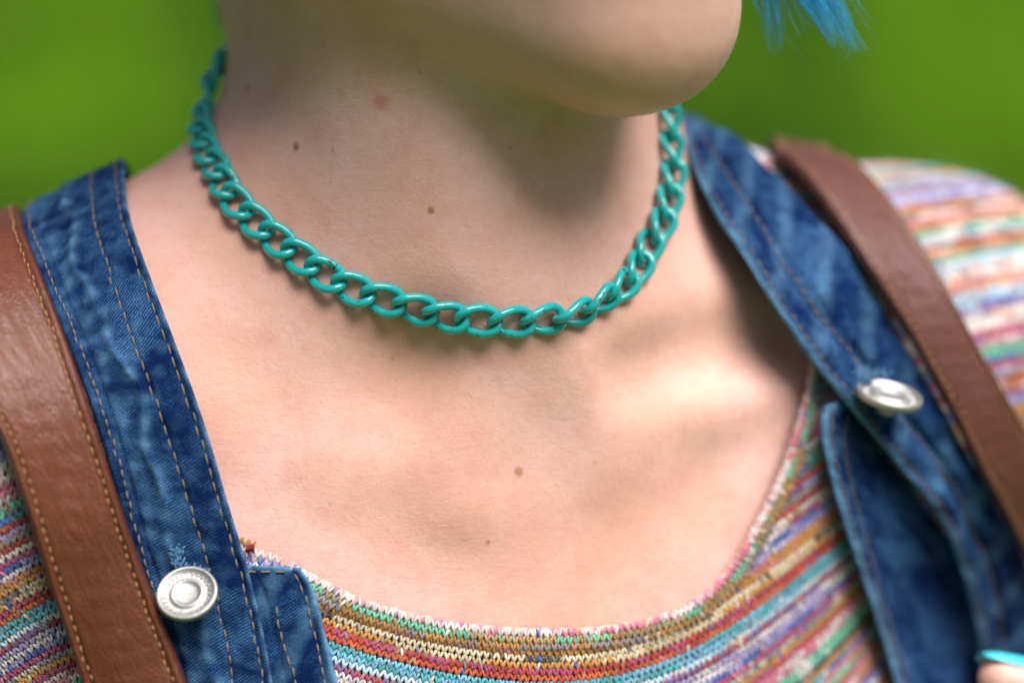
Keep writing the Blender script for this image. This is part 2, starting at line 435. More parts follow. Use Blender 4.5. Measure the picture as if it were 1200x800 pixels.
# ------------------------------------------------------------------ setting: lawn
def lawn():
    n = 160
    xs = np.concatenate([-np.geomspace(300, .5, n//2), np.linspace(-.4, .4, 5), np.geomspace(.5, 300, n//2)])
    ys = np.concatenate([-np.geomspace(60, .5, 30), np.linspace(0, 20, 120), np.geomspace(20.5, 600, 40)])
    X, Y = np.meshgrid(xs, ys); Z = .05*np.sin(X*.9+.5)*np.sin(Y*.7) + .03*np.sin(X*2.3+Y*1.1)
    Z[(np.abs(X) < 1.5) & (np.abs(Y-.5) < 1.5)] *= .2
    V = np.stack([X, Y, Z], -1).reshape(-1, 3); w_ = len(xs)
    i = np.arange(len(ys)-1)[:, None]*w_ + np.arange(w_-1)[None]
    F = np.stack([i, i+1, i+w_+1, i+w_], -1).reshape(-1, 4)
    m, t, p = mat('lawn_turf'); v = mapping(t)
    a = noise(t, mapping(t, (-1.5, .35, 1), (0, 0, R(12))), .9, 3, .5); b = noise(t, v, 3.0, 5, .6); c = noise(t, v, 60, 4, .7)
    col = mix(t, ramp(t, a, [(.43, 0.), (.57, 1.)]), (.014, .048, .001), (.095, .215, .003))
    col = mix(t, ramp(t, b, [(.4, 0.), (.7, .5)]), col, (.070, .16, .003))
    col = mix(t, ramp(t, c, [(.35, .5), (.6, 0.)]), col, (.03, .08, .006))
    L(t, col, p.inputs['Base Color']); p.inputs['Roughness'].default_value = .9; p.inputs['Specular IOR Level'].default_value = .1
    L(t, bump(t, c, 1., .02), p.inputs['Normal'])
    o = new_mesh('lawn', V, F, m, world=True); o['kind'] = 'structure'
    # short grass blades where the picture looks
    k = 60000
    y = RNG.uniform(1.6, 11, k); x = RNG.uniform(-1, 1, k)*(1.0 + y*.42)
    z = .05*np.sin(x*.9+.5)*np.sin(y*.7) + .03*np.sin(x*2.3+y*1.1)
    an = RNG.uniform(0, math.pi*2, k); hh = RNG.uniform(.03, .075, k); ln = RNG.uniform(-.03, .03, (k, 2)); wd = .004+.002*RNG.random(k)
    d = np.stack([np.cos(an), np.sin(an), 0*an], -1)*wd[:, None]
    base = np.stack([x, y, z-.004], -1); tip = base.copy(); tip[:, 2] += hh; tip[:, :2] += ln
    midp = base*.45+tip*.55; midp[:, :2] -= ln*.25
    V = np.stack([base-d, base+d, midp+d*.8, midp-d*.8, tip+d*.1, tip-d*.1], 1).reshape(-1, 3)
    i = np.arange(k)[:, None]*6
    F = np.concatenate([i+np.array([0, 1, 2, 3]), i+np.array([3, 2, 4, 5])])
    m2, t2, p2 = mat('grass_blade'); g = N(t2, 'ShaderNodeNewGeometry'); v2 = mapping(t2)
    nn = noise(t2, mapping(t2, (-1.5, .35, 1), (0, 0, R(12))), .9, 3, .5)
    c = mix(t2, ramp(t2, nn, [(.36, 0.), (.62, 1.)]), (.014, .05, .001), (.085, .20, .003))
    L(t2, mix(t2, g.outputs['Random Per Island'], c, (.08, .19, .004)), p2.inputs['Base Color']); p2.inputs['Roughness'].default_value = .8; p2.inputs['Specular IOR Level'].default_value = .05
    o = new_mesh('grass', V, F, m2, world=True); o['kind'] = 'stuff'
    o['label'] = 'short bright green grass of the lawn behind the person'; o['category'] = 'grass'
lawn()

# ------------------------------------------------------------------ person
SPOTPX = [((447, 120), .30, (.60, .12, .09), .6), ((347, 172), .16, (.22, .07, .03), .9), ((505, 247), .12, (.28, .07, .03), .9),
          ((608, 553), .17, (.34, .14, .05), .95), ((572, 635), .09, (.30, .10, .05), .8), ((290, 103), .16, (.35, .14, .08), .6),
          ((697, 543), .12, (.62, .28, .16), .7), ((435, 540), .12, (.66, .34, .24), .6), ((519, 683), .10, (.62, .36, .2), .6), ((400, 110), .18, (.55, .24, .14), .35),
          ((680, 420), .10, (.6, .3, .2), .5), ((460, 420), .08, (.4, .16, .1), .5)]
SPOTPX = [(a, r*.68, c, s*.75) for a, r, c, s in SPOTPX]
sp3 = cast(body, np.array([s[0] for s in SPOTPX], float))
spw = to_world(sp3)
SKIN = skin_material([(tuple(spw[i]), s[1]*.01*1.3, s[2], s[3]) for i, s in enumerate(SPOTPX)])
bv, bf = surface_nets(body, (-25, -22, 48), (28, 36, 90), .36)
bv, bf = subdivide(bv, bf)
bv = project(body, bv, 0, 2)
person = new_mesh('person', bv, bf, SKIN)
person['label'] = 'person with bare neck and chest, chin turned aside, wearing the teal chain'
person['category'] = 'person'

# blue hair
def hair():
    m, t, p = mat('blue_hair'); g = N(t, 'ShaderNodeNewGeometry')
    L(t, ramp(t, g.outputs['Random Per Island'], [(0., (.0005, .09, .22)), (.6, (.001, .21, .46)), (1., (.002, .34, .64))]), p.inputs['Base Color'])
    p.inputs['Roughness'].default_value = .6; p.inputs['Specular IOR Level'].default_value = .2
    parts = []
    def lock(a, b, n, ra, rb, length, wild, rad):
        a = np.asarray(a, float); b = np.asarray(b, float)
        for i in range(n):
            o = RNG.normal(0, ra, 3); e = RNG.normal(0, rb, 3)
            p0 = a+o; p3 = a+(b-a)*RNG.uniform(length, 1.06)+e
            c = RNG.normal(0, wild, 3)
            k = np.linspace(0, 1, 9)[:, None]
            path = p0*(1-k)**2 + 2*k*(1-k)*((p0+p3)/2+c) + p3*k*k
            parts.append(tube(path, rad*np.linspace(1, .12, 9), 3))
    # cap of combed hair over the skull: strands from the crown down
    for i in range(1500):
        az = RNG.uniform(-1, 1)*2.45; 
        top = H(RNG.normal(0, 1.5), 21.8+RNG.normal(0, .2), -9.5+RNG.normal(0, 1.5))
        rr = (8.0+RNG.random()*.7, 9.9+RNG.random()*.7)
        out = lambda th, sc: H(math.sin(az)*rr[0]*math.sin(th)*sc, 11.5+10.6*math.cos(th), -8.5-math.cos(az)*rr[1]*math.sin(th)*sc)
        ths = np.linspace(.15, 1.85, 8)
        path = np.array([top]+[out(th, 1.0) for th in ths])
        parts.append(tube(spline(path, 14), .045*np.linspace(1, .4, 14), 3))
    # flicked ends past the far jaw
    for (x0, y0, d0, x1, y1, d1, n, ra, rb, ln, wild, rad) in (
        (905, -75, 62, 982, 48, 61, 62, .30, .16, .72, .25, .020),
        (930, -90, 62, 1000, 58, 61, 40, .25, .12, .8, .25, .018),
        (890, -70, 62, 908, 58, 61.5, 36, .22, .14, .72, .3, .018),
        (900, -80, 62, 955, 20, 61, 30, .3, .3, .6, .4, .016),
        (915, -95, 62, 1010, 10, 60.5, 9, .3, .35, .9, .8, .010),
        (900, -60, 62, 975, 75, 61.5, 6, .3, .45, .8, .9, .009),
        (258, -70, 64.5, 256, 36, 64.5, 40, .12, .10, .6, .2, .014),
        (260, -70, 64.5, 252, 44, 64.5, 6, .15, .20, .8, .3, .007)):
        lock(P(x0, y0, d0), P(x1, y1, d1), n, ra, rb, ln, wild, rad)
    V, F = join(parts)
    return new_mesh('hair', V, F, m, person)
hair()

# hand on the bag strap: only the thumb tip with its painted nail reaches into the picture
def hand():
    W0 = P(1168, 761, 63.0)
    ax = np.array([.98, -.18, .10]); ax /= np.linalg.norm(ax)         # thumb axis, tip towards the left
    nn = np.array([.10, .97, .22]); nn -= ax*(nn@ax); nn /= np.linalg.norm(nn)
    sd_ = np.cross(ax, nn)
    T = lambda a, b, c: W0 + a*ax + b*nn + c*sd_
    def f(p):
        d = cap(p, T(0.25, -.75, 0), T(2.6, -.85, 0), .66, .82)
        d = smin(d, cap(p, T(2.6, -.9, 0), T(5.4, -1.9, .6), .84, 1.05), .6)
        pal = ell(p, T(7.2, -4.3, 2.0), (3.2, 4.0, 1.7))
        d = smin(d, cap(p, T(5.4, -1.9, .6), T(7.0, -4.0, 1.6), 1.05, 1.3), 1.0)
        d = smin(d, pal, 1.2)
        for k in range(4):                                            # fingers curled round behind the strap
            b = -1.9-k*1.75; l = (1.0, 1.12, 1.05, .84)[k]
            a0, a1, a2, a3 = T(6.2, b, 2.6), T(6.2-3.4*l, b-.2, 3.3), T(6.2-5.0*l, b-.3, 2.2), T(6.2-4.6*l, b-.3, .9)
            fg = smin(cap(p, a0, a1, .85, .75), smin(cap(p, a1, a2, .75, .68), cap(p, a2, a3, .68, .58), .15), .15)
            d = smin(d, fg, .25)
        return smin(d, cap(p, T(8.2, -6.5, 2.0), T(10.5, -11.5, 3.2), 2.2, 2.6), 2.0)
    v, q = surface_nets(f, W0+np.array([-2.5, -17, -5]), W0+np.array([16, 3, 9]), .22)
    v, q = subdivide(v, q); v = project(f, v, 0, 2)
    h = new_mesh('hand', v, q, SKIN, person)
    nm, t, p_ = mat('teal_nail_varnish'); p_.inputs['Base Color'].default_value = (.05, .45, .55, 1); p_.inputs['Roughness'].default_value = .18
    nu, nv = 13, 11
    u, vv = np.meshgrid(np.linspace(-1, 1, nu), np.linspace(0, 1, nv))
    a = -.44 + vv*1.75; wd = .60*np.sqrt(np.clip(1-((.5-vv).clip(0)/.62)**2, 0, 1))
    ang = u*wd/.66*1.05
    base = (W0 + a[..., None]*ax + (-.78-.03*vv)[..., None]*nn + (.75+.0*vv)[..., None]*(np.cos(ang)[..., None]*nn + np.sin(ang)[..., None]*sd_))
    drop = (np.clip(.35-vv, 0, 1)**2*.9)[..., None]*nn
    top = base - drop; bot = top - .07*nn
    V = np.concatenate([top.reshape(-1, 3), bot.reshape(-1, 3)]); n0 = nu*nv
    i = (np.arange(nv-1)[:, None]*nu+np.arange(nu-1)[None]).reshape(-1)
    F = [np.stack([i, i+1, i+nu+1, i+nu], -1), np.stack([i+nu, i+nu+1, i+1, i], -1)+n0]
    ring = list(range(nu)) + [nu-1+nu*k for k in range(1, nv)] + [nu*(nv-1)+k for k in range(nu-2, -1, -1)] + [nu*k for k in range(nv-2, 0, -1)]
    ring = np.array(ring); r2 = np.roll(ring, -1)
    F.append(np.stack([r2, ring, ring+n0, r2+n0], -1))
    new_mesh('fingernail', V, np.vstack(F), nm, h)
hand()

# ------------------------------------------------------------------ necklace: twisted curb links
CHPX = [(256, 76), (246, 100), (240, 118), (234, 138), (236, 160), (243, 182), (251, 198), (262, 216), (272, 233), (296, 258), (322, 281), (352, 303),
        (385, 325), (420, 341), (455, 353), (490, 363), (525, 371), (560, 376), (591, 377), (621, 376), (652, 372), (682, 363), (715, 345),
        (735, 329), (749, 309), (762, 286), (775, 262), (784, 233), (789, 207), (790, 184), (786, 158)]
def chain_line():
    f = lambda p: body(p)
    c = cast(f, np.array(CHPX, float), .16)
    z = c[:, 2].copy()
    for _ in range(3): z[1:-1] = .25*z[:-2]+.5*z[1:-1]+.25*z[2:]
    c = c*(z/c[:, 2])[:, None]
    # close behind the neck
    a, b = c[-1], c[0]
    ctr = NA*.35+NB*.65
    back = []
    for k in np.linspace(0, 1, 9)[1:-1]:
        q = a*(1-k)+b*k + HF*9*math.sin(math.pi*k) + UPV*((3.2*(1-k)-.6*k)*math.sin(math.pi*k)**.6+2.5*math.exp(-((k-.15)/.15)**2))
        back.append(q)
    back = project(body, np.array(back), .18, 6)
    loop = np.vstack([c, back, c[:1]])
    loop = resample(spline(loop, 900), n=901)
    return loop[:-1]
CL_LINE = chain_line()
neck = thing('chain_necklace', 'chunky teal enamelled curb chain worn close round the bare neck', 'necklace')
ENAM = enamel_material()
def build_chain():
    loop = CL_LINE; n = len(loop)
    for _ in range(12): loop = .25*np.roll(loop, 1, 0)+.5*loop+.25*np.roll(loop, -1, 0)
    seg = np.linalg.norm(np.roll(loop, -1, 0)-loop, axis=1); total = seg.sum()
    cnt = int(round(total/.835)); pitch = total/cnt
    s = np.r_[0, np.cumsum(seg)]; lp = np.vstack([loop, loop[:1]])
    at = lambda q: np.array([np.interp(q % total, s, lp[:, i]) for i in range(3)])
    # template link
    A_, B_, wr = pitch/2+.126, .352, .115; m = 40; sides = 10
    th = np.linspace(0, 2*math.pi, m, endpoint=False)
    sx = np.sign(np.cos(th))*np.abs(np.cos(th))**.82; sy = np.sign(np.sin(th))*np.abs(np.sin(th))**.86
    x = A_*sx; y = B_*sy; tw = R(44)*x/A_
    path = np.stack([x, y*np.cos(tw), y*np.sin(tw)], -1)
    for _ in range(2): path = .25*np.roll(path, 1, 0)+.5*path+.25*np.roll(path, -1, 0)
    V, F = tube(path, wr, sides, closed=True, up=np.tile([0., 0, 1.0], (m, 1)) + 0*path)
    me0 = None
    for i in range(cnt):
        q = (i+.2)*pitch; c = at(q); tg = at(q+.2)-at(q-.2); tg /= np.linalg.norm(tg)
        nrm = grad(body, c[None])[0]; nrm -= tg*(nrm@tg); nrm /= np.linalg.norm(nrm)
        px = to_px(c)[0]; front = (c@rays(np.array([px, 0.]))*0 == 0)
        vis = q < total*.62
        roll = 0
        if vis: roll = float(np.interp(px, ROLLX, ROLLY)) + RNG.normal(0, 4)
        bn = np.cross(nrm, tg)
        r_ = R(roll); yy = math.cos(r_)*bn + math.sin(r_)*nrm; zz = np.cross(tg, yy)
        rot = np.stack([tg, yy, zz], 0)
        sg = RNG.normal(0, .012, 3) + nrm*.30*abs(math.sin(r_))
        if me0 is None:
            o = new_mesh('link', V*0.01, F, ENAM, neck, world=True); me0 = o.data
        else:
            o = bpy.data.objects.new('link', me0); COL.objects.link(o); o.parent = neck
        W3 = to_world(rot) - to_world(np.zeros((3, 3)))
        W3 = W3*100
        M = Matrix.Identity(4)
        loc = to_world(c+sg)
        for a in range(3):
            for b in range(3): M[a][b] = W3[b][a]
            M[a][3] = loc[a]
        o.matrix_world = M
ROLLX = [200, 540, 620, 665, 690, 715, 745, 800]
ROLLY = [0, 0, -18, -40, -60, -40, -8, 0]
build_chain()

# ------------------------------------------------------------------ knitted sweater
YARN = yarn_material()
sweater = thing('knitted_sweater', 'fine knit sweater in multicoloured space-dyed stripes under the dungarees', 'sweater')
NECKL = np.array([(300, 640), (370, 681), (420, 706), (500, 729), (560, 738), (620, 742), (700, 740), (760, 730), (800, 716), (840, 688), (865, 655),
                  (890, 610), (912, 565), (932, 510), (946, 460), (952, 430), (950, 400), (900, 250), (860, 180)], float)
NK = spline(NECKL, 300)
POLY = np.vstack([NK, [(840, 100), (700, -200), (100, -200), (40, 60), (70, 195), (105, 300), (150, 430), (215, 600)]])
def inside(px, poly=POLY):
    x, y = px[:, 0], px[:, 1]; r = np.zeros(len(px), bool); j = len(poly)-1
    for i in range(len(poly)):
        xi, yi = poly[i]; xj, yj = poly[j]
        c = ((yi > y) != (yj > y)) & (x < (xj-xi)*(y-yi)/(yj-yi+1e-12)+xi)
        r ^= c; j = i
    return r
def bodyco(p): q = p-ORG; return q@SV, q@UPV, q@FR
def cut(p, grow=0.0):
    px = to_px(p); a, b, c = bodyco(p)
    front = c > -9.5
    back = (c <= -9.5) & (np.sqrt((a-.5)**2+(c+8)**2*.8) < 9.6) & (b > 0)
    ins = inside(px)
    if grow:
        for dx, dy in ((0, -grow), (-grow, 0), (-grow*.7, -grow*.7), (grow*.7, -grow*.7)):
            ins = ins | (inside(px+np.array([dx, dy])) & (px[:, 1] > 350))
    return (ins & front) | back
def cloth_base():
    v, q = surface_nets(garment, (-26, -17, 48), (28, 14, 92), .35)
    v = project(garment, v, -.06, 2)
    cm = cut(v, 11); q = q[~(cm[q].any(1))]
    lo = v[:, 1] < -16.2; q = q[~lo[q].any(1)]
    v, q = compact(v, q)
    col = np.tile([.22, .12, .12], (len(v), 1))
    new_mesh('fabric', v, q, YARN, sweater, col=col)
cloth_base()

CREAM = (.62, .52, .36); WHITE = (.66, .62, .60); OCHRE = (.50, .22, .035); MUST = (.40, .20, .05); RED = (.42, .035, .03); ORAN = (.58, .12, .025)
TEAL = (.05, .35, .38); LBLUE = (.15, .42, .58); BLUE = (.05, .12, .42); LILAC = (.38, .32, .56); PINK = (.60, .18, .26); GREY = (.22, .21, .24)
MINT = (.12, .46, .30); BLACK = (.03, .03, .045); PEACH = (.66, .34, .22); MAG = (.38, .05, .16); PLUM = (.20, .08, .22); SKYC = (.40, .55, .68)
# stripe recipe, from the neckline row downwards / upwards: (rows, main, dye, share of dye)
DOWN = [(1, PINK, WHITE, .55), (1, MINT, MUST, .45), (1, MUST, GREY, .55), (1, RED, PINK, .5), (1, MUST, WHITE, .45), (1, MAG, WHITE, .5), (1, BLUE, LILAC, .5), (1, LILAC, WHITE, .4),
        (2, OCHRE, PINK, .35), (1, CREAM, BLACK, .3), (1, OCHRE, CREAM, .5), (1, RED, MAG, .5), (1, ORAN, RED, .5), (2, LBLUE, TEAL, .5), (1, SKYC, WHITE, .4),
        (1, PLUM, RED, .5), (2, LILAC, WHITE, .5), (1, BLUE, LILAC, .5), (1, MAG, PINK, .4), (1, GREY, CREAM, .5), (1, OCHRE, MUST, .5), (1, RED, MAG, .5),
        (2, PINK, WHITE, .4), (2, MINT, WHITE, .5), (1, BLACK, GREY, .5), (1, MUST, OCHRE, .4), (1, BLUE, TEAL, .4)]*3
UP = [(1, MINT, WHITE, .4), (2, PEACH, MUST, .5), (1, PINK, RED, .4), (1, WHITE, BLACK, .4), (2, MUST, GREY, .4), (1, PINK, MAG, .4), (2, SKYC, BLUE, .4), (2, LILAC, PLUM, .4),
      (1, RED, ORAN, .5), (2, LBLUE, TEAL, .4), (1, LILAC, BLUE, .4), (2, OCHRE, CREAM, .4), (1, GREY, MUST, .5), (1, BLUE, TEAL, .5), (2, MINT, GREY, .6),
      (1, WHITE, PINK, .3), (2, PINK, MAG, .4), (1, WHITE, CREAM, .4), (2, WHITE, PEACH, .3), (1, LILAC, PLUM, .5), (2, SKYC, BLUE, .4), (1, SKYC, WHITE, .5),
      (2, PEACH, PINK, .4), (2, WHITE, PEACH, .4), (2, SKYC, WHITE, .5), (1, TEAL, MINT, .4), (2, MUST, PEACH, .4), (1, RED, GREY, .5), (2, TEAL, WHITE, .5)]*3
def recipe(tab):
    out = []
    for n, a, b, s in tab:
        for i in range(n): out.append((a, b, s))
    return out
RD, RU = recipe(DOWN), recipe(UP)
PITCHC, PITCHR = .186, .168
def leg_template():
    # one half of a V stitch: x across, y along the wale, z out of the cloth
    k = np.linspace(0, 1, 5); path = np.stack([.02+.42*k**1.1, -.70+1.42*k, .12+.20*np.sin(math.pi*k)], -1)
    r = np.array([.12, .22, .24, .22, .10])
    v, f = tube(path, r, 5); return v, f
LV, LF = leg_template()
def emit(rows, name, parent=None, lift=0.0, bright=1.0):
    """rows: list of (points, tangents, ups, normals, recipe, seed, wide, high)"""
    Vs, Cs, cnt = [], [], 0
    for pts, tg, up, nr, rc, pc, pr in rows:
        n = len(pts)
        if n == 0: continue
        a, b, s = rc
        ph = RNG.uniform(0, 99); xx = np.arange(n)
        run = np.repeat(RNG.random(n//3+2), 3)[:n]; run2 = np.repeat(RNG.uniform(.78, 1.18, n//4+2), 4)[:n]
        blotch = .5+.5*np.sin(xx*.33+ph)*np.sin(xx*.11+ph*1.7)
        for side in (-1, 1):
            f = np.clip((run*.8+RNG.random(n)*.2 < s*(.45+blotch)).astype(float)*RNG.uniform(.6, 1, n) + RNG.normal(0, .06, n), 0, 1)[:, None]
            c = (np.array(a)*(1-f)+np.array(b)*f)*(run2*RNG.uniform(.88, 1.1, n))[:, None]*bright
            third = RNG.random(n) < .05
            c[third] = np.array([WHITE, GREY, PINK, CREAM, BLUE, MUST])[RNG.integers(0, 6, int(third.sum()))]
            j = RNG.normal(0, .05, (n, 3))
            lv = LV*np.array([side, 1, 1])
            sc = RNG.uniform(.9, 1.12, (n, 1, 1))
            v = pts[:, None]+pc*sc*(lv[None, :, 0:1]+j[:, None, 0:1]*.5)*tg[:, None] + pr*1.05*(lv[None, :, 1:2]+j[:, None, 1:2])*up[:, None] + .17*(lv[None, :, 2:3]*1.1+lift+j[:, None, 2:3])*nr[:, None]
            Vs.append(v.reshape(-1, 3)); Cs.append(np.repeat(c, len(LV), 0)); cnt += n
    V = np.vstack(Vs); C_ = np.clip(np.vstack(Cs), 0, .8)
    F = (np.arange(cnt)[:, None, None]*len(LV) + LF[None]).reshape(-1, 4)
    o = new_mesh(name, V, F, YARN, parent, col=C_); o['kind'] = 'stuff'
    return o
def frames(pts, f, sgn=1.0):
    tg = np.gradient(pts, axis=0); tg /= np.linalg.norm(tg, axis=1, keepdims=True)+1e-9
    nr = grad(f, pts); up = np.cross(nr, tg); up /= np.linalg.norm(up, axis=1, keepdims=True)+1e-9
    return tg, up, nr
def knit():
    G = garment
    # one seed row right across the body, traced where the photo's stripes run
    seed = spline([(-260, 900), (-120, 800), (0, 722), (90, 672), (200, 672), (330, 716), (420, 752), (520, 776), (640, 790), (740, 778), (820, 745), (900, 690), (1000, 610), (1060, 560), (1110, 528), (1200, 500), (1330, 480)], 400)
    base = cast(G, seed); base = resample(base, .25)
    for _ in range(6):
        base = smooth_line(base, 6); base = project(G, base, 0, 1)
    base = resample(base, PITCHC)
    rows = []
    for dirn, nrow in ((1, 108), (-1, 46)):
        cur = base.copy(); mid0 = None
        for r in range(nrow):
            tg, up, nr = frames(cur, G)
            if up[:, 1].mean() < 0: up = -up
            if r > 0 or dirn == 1:
                keep = ~cut(cur) & (cur[:, 1] > -15)
                k = np.where(keep)[0]
                rc = (RU[(r+6) % len(RU)] if dirn == 1 else RD[(r+12) % len(RD)])
                # near the neckline's lowest part the stripes read by their distance below it
                if dirn == 1 and r < 13: rc = RD[(12-r) % len(RD)] if r <= 10 else RU[r % len(RU)]
                rows.append((cur[k], tg[k], up[k], nr[k], rc, PITCHC, PITCHR))
            cur = cur + dirn*up*PITCHR
            cur = project(G, cur, 0, 1)
            cur = smooth_line(cur, 3)
            sp = np.linalg.norm(np.diff(cur, axis=0), axis=1)
            cur = resample(cur, PITCHC)
            if len(cur) < 20: break
    emit(rows, 'knit_stitches', sweater)
    # neckband: rows parallel to the neckline edge
    edge = cast(G, NK[10:]); edge = resample(edge, .2)
    for _ in range(2): edge = project(G, smooth_line(edge, 4), .06, 1)
    cur = resample(edge, PITCHC*.95); rows = []
    for r, rc in enumerate([(PINK, WHITE, .55), (MINT, MUST, .5), (MUST, GREY, .5)]):
        tg, up, nr = frames(cur, G)
        if (up[:, 1]).mean() < 0: up = -up
        rows.append((cur, tg, up, nr, rc, PITCHC, PITCHR))
        cur = project(G, cur-up*PITCHR, .06-.02*r, 1); cur = resample(smooth_line(cur, 2), PITCHC)
    tg, up, nr = frames(edge, G)
    nb = emit(rows, 'neckband', sweater, lift=.15)
    # rolled hem tube just inside the edge
    v, f = tube(resample(edge, .15)+np.array([0, .05, 0])-.02*grad(G, resample(edge, .15)), .10+.018*np.sin(np.arange(len(resample(edge, .15)))*2.1), 8)
    new_mesh('neckline_hem', v, f, YARN, sweater, col=np.repeat(np.array([PINK, WHITE, PEACH, PINK, CREAM])[RNG.integers(0, 5, len(v)//8)]*.8, 8, 0))
knit()
# loose wool fibres standing off the shoulder
def fuzz():
    k = 7000
    px = np.stack([np.r_[RNG.uniform(900, 1260, k//2), RNG.uniform(-20, 1150, k//2)], np.r_[RNG.uniform(190, 560, k//2), RNG.uniform(560, 840, k//2)]], -1)
    px = px[~((px[:, 0] > 85) & (px[:, 0] < 410)) & ~((px[:, 0] > 940) & (px[:, 0] < 1060) & (px[:, 1] > 300)) & ~((px[:, 0] > 930) & (px[:, 1] > 540))]
    p = cast(garment, px, .04); ok = ~cut(p) & (np.abs(garment(p)) < .3); p = p[ok]; n = len(p)
    g = grad(garment, p); d1 = g*.10+RNG.normal(0, .09, (n, 3)); d2 = g*.16+RNG.normal(0, .15, (n, 3))
    s = RNG.normal(0, 1, (n, 3)); s /= np.linalg.norm(s, axis=1, keepdims=True); s *= .006
    V = np.stack([p-s, p+s, p+d1+s*.7, p+d1-s*.7, p+d2+s*.2, p+d2-s*.2], 1).reshape(-1, 3); i = np.arange(n)[:, None]*6
    F = np.concatenate([i+np.array([0, 1, 2, 3]), i+np.array([3, 2, 4, 5])])
    c = np.repeat(np.array([WHITE, CREAM, PINK, LILAC, LBLUE])[RNG.integers(0, 5, n)], 6, 0)
    o = new_mesh('wool_fuzz', V, F, YARN, sweater, col=c); o['kind'] = 'stuff'
fuzz()

# ------------------------------------------------------------------ ribbons: straps lying over the body
def ribbon(Lp, Rp, nv, nu, off, thick, shape=None, back=0.0, fwd=0.0, smooth=10, lift=None, ends=(0, 0)):
    """Lp/Rp: traced edges.  Returns dict with top surface grid etc."""
    l = spline(Lp, nv); r = spline(Rp, nv); us = np.linspace(0, 1, nu)
    px = l[:, None]*(1-us[None, :, None])+r[:, None]*us[None, :, None]
    offv = (off*np.clip(.30+.70*np.linspace(0, 1, nv)/.35, 0, 1) if back else np.full(nv, off))[:, None]+0*px[..., 0]
    p = cast(garment, px.reshape(-1, 2), offv.reshape(-1)).reshape(nv, nu, 3)
    z = p[..., 2].copy()
    for _ in range(smooth):
        z[1:-1] = .25*z[:-2]+.5*z[1:-1]+.25*z[2:]
        z[:, 1:-1] = .25*z[:, :-2]+.5*z[:, 1:-1]+.25*z[:, 2:]
    p = p*(z/p[..., 2])[..., None]
    if back:                                             # carry on over the shoulder and down the back
        ok = np.abs(garment(p.reshape(-1, 3))-offv.reshape(-1)).reshape(nv, nu).max(1) < .12; off = off*.3
        k0 = int(np.argmax(ok)); p = p[k0:]
        c0 = p[0].mean(0); prev = None; pre = []
        # a rigid cross-section carried along one guide line over the shoulder
        cur = c0.copy(); d = (p[0]-p[4]).mean(0); d /= np.linalg.norm(d); d = .35*d+.65*(HF*.9-UPV*.6); d /= np.linalg.norm(d)
        A0 = p[0]-c0
        ks = int(back/.3)
        for k in range(ks):
            tgt = HF*.95 - UPV*(.6+1.4*k/ks); tgt /= np.linalg.norm(tgt)
            d = .80*d+.20*tgt; d /= np.linalg.norm(d)
            q = project(garment, (cur+d*.3)[None], off, 3)[0]
            d2 = q-cur; d2 /= np.linalg.norm(d2)+1e-9; d = .6*d+.4*d2
            row = A0+q
            rp = project(garment, row, off, 2); f_ = min(1, (k+1)/3)
            side = row[-1]-row[0]
            pre.append(row*(1-f_)+rp*f_); cur = q
        p = np.concatenate([np.array(pre)[::-1], p])
        for _ in range(4): p[1:-1] = .25*p[:-2]+.5*p[1:-1]+.25*p[2:]
    return p
def outer2(p): return np.minimum(body(p), garment(p)-.04)
def solid(p, thick, hfun, name, m, parent, wear=None):
    """p: (nv, nu, 3) grid on the underside centreline; builds a closed ribbon with rounded edges"""
    nv, nu, _ = p.shape
    dv = np.gradient(p, axis=0); du = np.gradient(p, axis=1)
    n = np.cross(du, dv); n /= np.linalg.norm(n, axis=-1, keepdims=True)+1e-9
    if (n[nv//2, nu//2]@p[nv//2, nu//2]) > 0: n = -n
    for _ in range(3): n[1:-1] = (n[:-2]+n[1:-1]*2+n[2:])/4
    vlen = np.r_[0, np.cumsum(np.linalg.norm(np.diff(p[:, nu//2], axis=0), axis=1))]
    ulen = np.concatenate([np.zeros((nv, 1)), np.cumsum(np.linalg.norm(np.diff(p, axis=1), axis=2), 1)], 1)
    W_ = ulen[:, -1:]
    ed = np.minimum(ulen, W_-ulen); rr = thick*.5
    rnd = np.where(ed < rr, np.sqrt(np.clip(1-((rr-ed)/rr)**2, 0, 1)), 1)
    h, wr = hfun(ulen, W_, vlen[:, None]+0*ulen)
    top = p + n*((h+thick)*(.5+.5*rnd) - thick*.0)[..., None]
    bot = p + n*(h*1.0 + thick*.5*(1-rnd)*.9)[..., None]
    V = np.concatenate([top.reshape(-1, 3), bot.reshape(-1, 3)]); n0 = nv*nu
    i = (np.arange(nv-1)[:, None]*nu+np.arange(nu-1)[None]).reshape(-1)
    F = [np.stack([i, i+1, i+nu+1, i+nu], -1), np.stack([i+nu, i+nu+1, i+1, i], -1)+n0]
    ring = np.array(list(range(nu)) + [nu-1+nu*k for k in range(1, nv)] + [nu*(nv-1)+k for k in range(nu-2, -1, -1)] + [nu*k for k in range(nv-2, 0, -1)])
    r2 = np.roll(ring, -1); F.append(np.stack([r2, ring, ring+n0, r2+n0], -1))
    uv = np.stack([ulen, vlen[:, None]+0*ulen], -1).reshape(-1, 2); uv = np.vstack([uv, uv])
    c = np.zeros((n0, 3)); c[:, 0] = np.clip(wr.reshape(-1), 0, 1); c = np.vstack([c, c*0+.1])
    o = new_mesh(name, V, np.vstack(F), m, parent, uv=uv, col=c)
    return o, top, n, ulen, vlen
